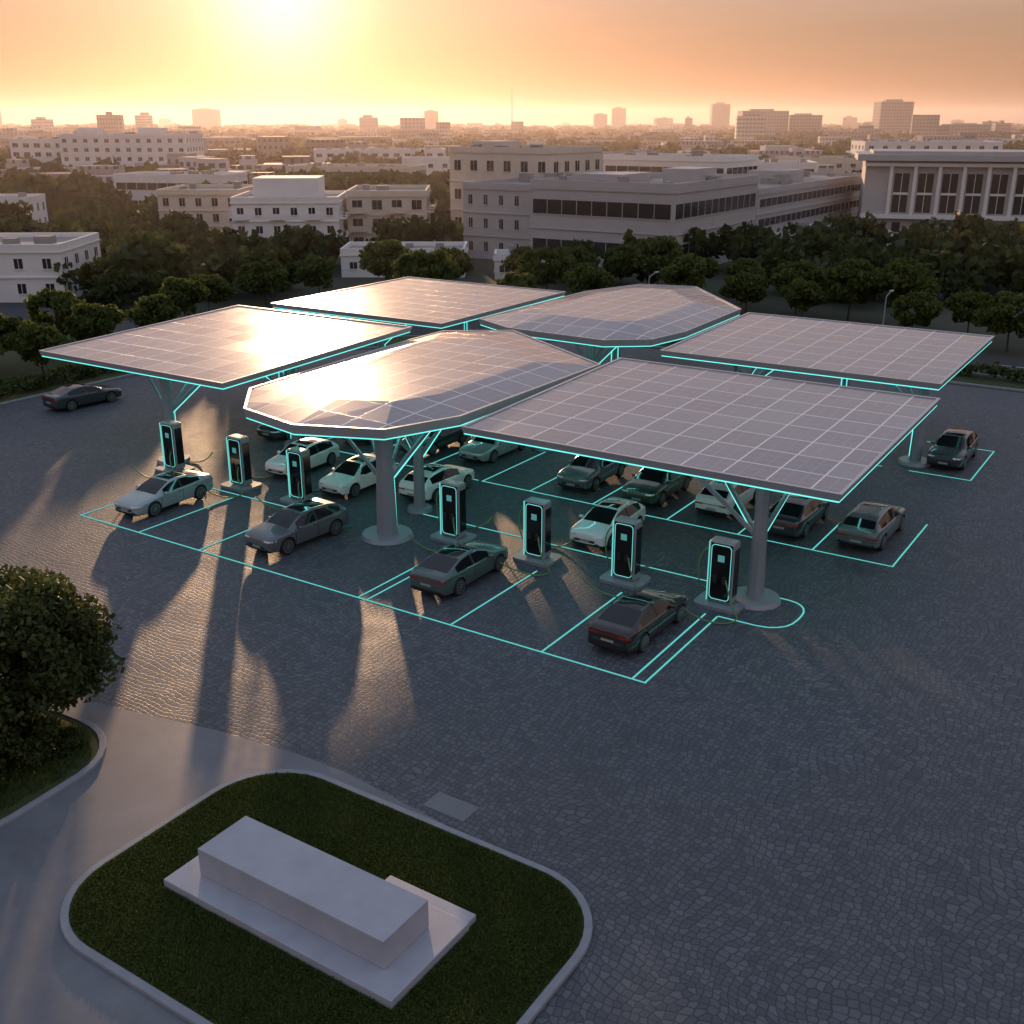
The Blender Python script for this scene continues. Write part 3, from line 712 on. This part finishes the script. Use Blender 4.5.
mass('hedge',[(x,61.2+random.uniform(-.2,.2),1.0,1.2) for x in np.arange(-30,40,1.2)],200,.5,'leafm')

# ------------------------------------------------------------ haze layer over the city (a real body of hazy air)
s=NT('city_haze'); vs=s.n('ShaderNodeVolumeScatter',{'Color':(.33,.275,.27),'Density':.0008,'Anisotropy':.55}); s.t.links.new(vs.outputs[0],s.out.inputs[1])
bm=bmesh.new(); q=[CW(-2600,110),CW(2600,110),CW(2600,4600),CW(-2600,4600)]; prism(bm,q,-1,60)
bm_obj('haze_air',bm,[s.m])

# ------------------------------------------------------------ sky, sun
w=bpy.data.worlds.new('World'); scene.world=w; w.use_nodes=True; t=w.node_tree; t.nodes.clear()
class WT(NT):
    def __init__(s): s.t=t; s.out=t.nodes.new('ShaderNodeOutputWorld')
s=WT()
sky=s.n('ShaderNodeTexSky',sky_type='NISHITA'); sky.sun_disc=False; sky.sun_elevation=R(SUN_EL); sky.sun_rotation=R(90-SUN_AZ); sky.dust_density=.5; sky.air_density=1.2; sky.ozone_density=1
skc=s.mix(1.0,sky.outputs[0],(.52,.34,.42),'MULTIPLY')
g=s.n('ShaderNodeTexCoord').outputs['Generated']; nrm=s.n('ShaderNodeVectorMath',{0:g},operation='NORMALIZE').outputs[0]
el=s.n('ShaderNodeSeparateXYZ',{0:nrm}).outputs[2]
cl=s.n('ShaderNodeMapping',{'Vector':nrm,'Scale':(3,3,30)}); cn=s.noise(1.0,5,.6,cl.outputs[0])
band=s.ramp(s.math('MAXIMUM',el,0),[(0,(.20,.105,.07)),(.03,(.24,.14,.095)),(.07,(.27,.18,.13)),(.13,(.38,.30,.26)),(.30,(.47,.43,.45)),(.6,(.31,.38,.49)),(1,(.27,.36,.51))])
band=s.mix(1.0,band,s.ramp(cn,[(.3,(.88,.88,.92)),(.7,(1.10,1.06,1.02))]),'MULTIPLY')
dt=s.n('ShaderNodeVectorMath',{0:nrm,1:tuple(SUND)},operation='DOT_PRODUCT').outputs['Value']; dt=s.math('MAXIMUM',dt,0)
g1=s.math('MULTIPLY',s.math('POWER',dt,650),.8); g2=s.math('MULTIPLY',s.math('POWER',dt,80),.38); g3=s.math('MULTIPLY',s.math('POWER',dt,14),.12)
def col(f,c): return s.mix(1.0,c,s.n('ShaderNodeCombineColor',{0:f,1:f,2:f}).outputs[0],'MULTIPLY')
tot=s.mix(1,band,col(g1,(1,.86,.62)),'ADD'); tot=s.mix(1,tot,col(g2,(1,.70,.40)),'ADD'); tot=s.mix(1,tot,col(g3,(1,.60,.34)),'ADD')
b1=s.n('ShaderNodeBackground',{'Color':skc,'Strength':.05}); b2=s.n('ShaderNodeBackground',{'Color':tot,'Strength':1.0})
ad=s.n('ShaderNodeAddShader',{0:b1.outputs[0],1:b2.outputs[0]}); t.links.new(ad.outputs[0],s.out.inputs[0])
sl=bpy.data.lights.new('sun','SUN'); sl.energy=4.8; sl.angle=R(.9); sl.color=(1,.60,.34)
so=link(bpy.data.objects.new('sun',sl)); so.rotation_euler=(-SUND).to_track_quat('-Z','Y').to_euler(); so.location=(-60,60,40)

cam=bpy.data.cameras.new('camera'); cam.sensor_width=36; cam.lens=1080/1024*36; cam.clip_end=12000; cam.clip_start=.5
co=link(bpy.data.objects.new('camera',cam)); co.location=CAM; co.rotation_euler=(R(90-19.95),0,R(33.1)); scene.camera=co
scene.view_settings.view_transform='Standard'; scene.view_settings.look='None'; scene.view_settings.exposure=0
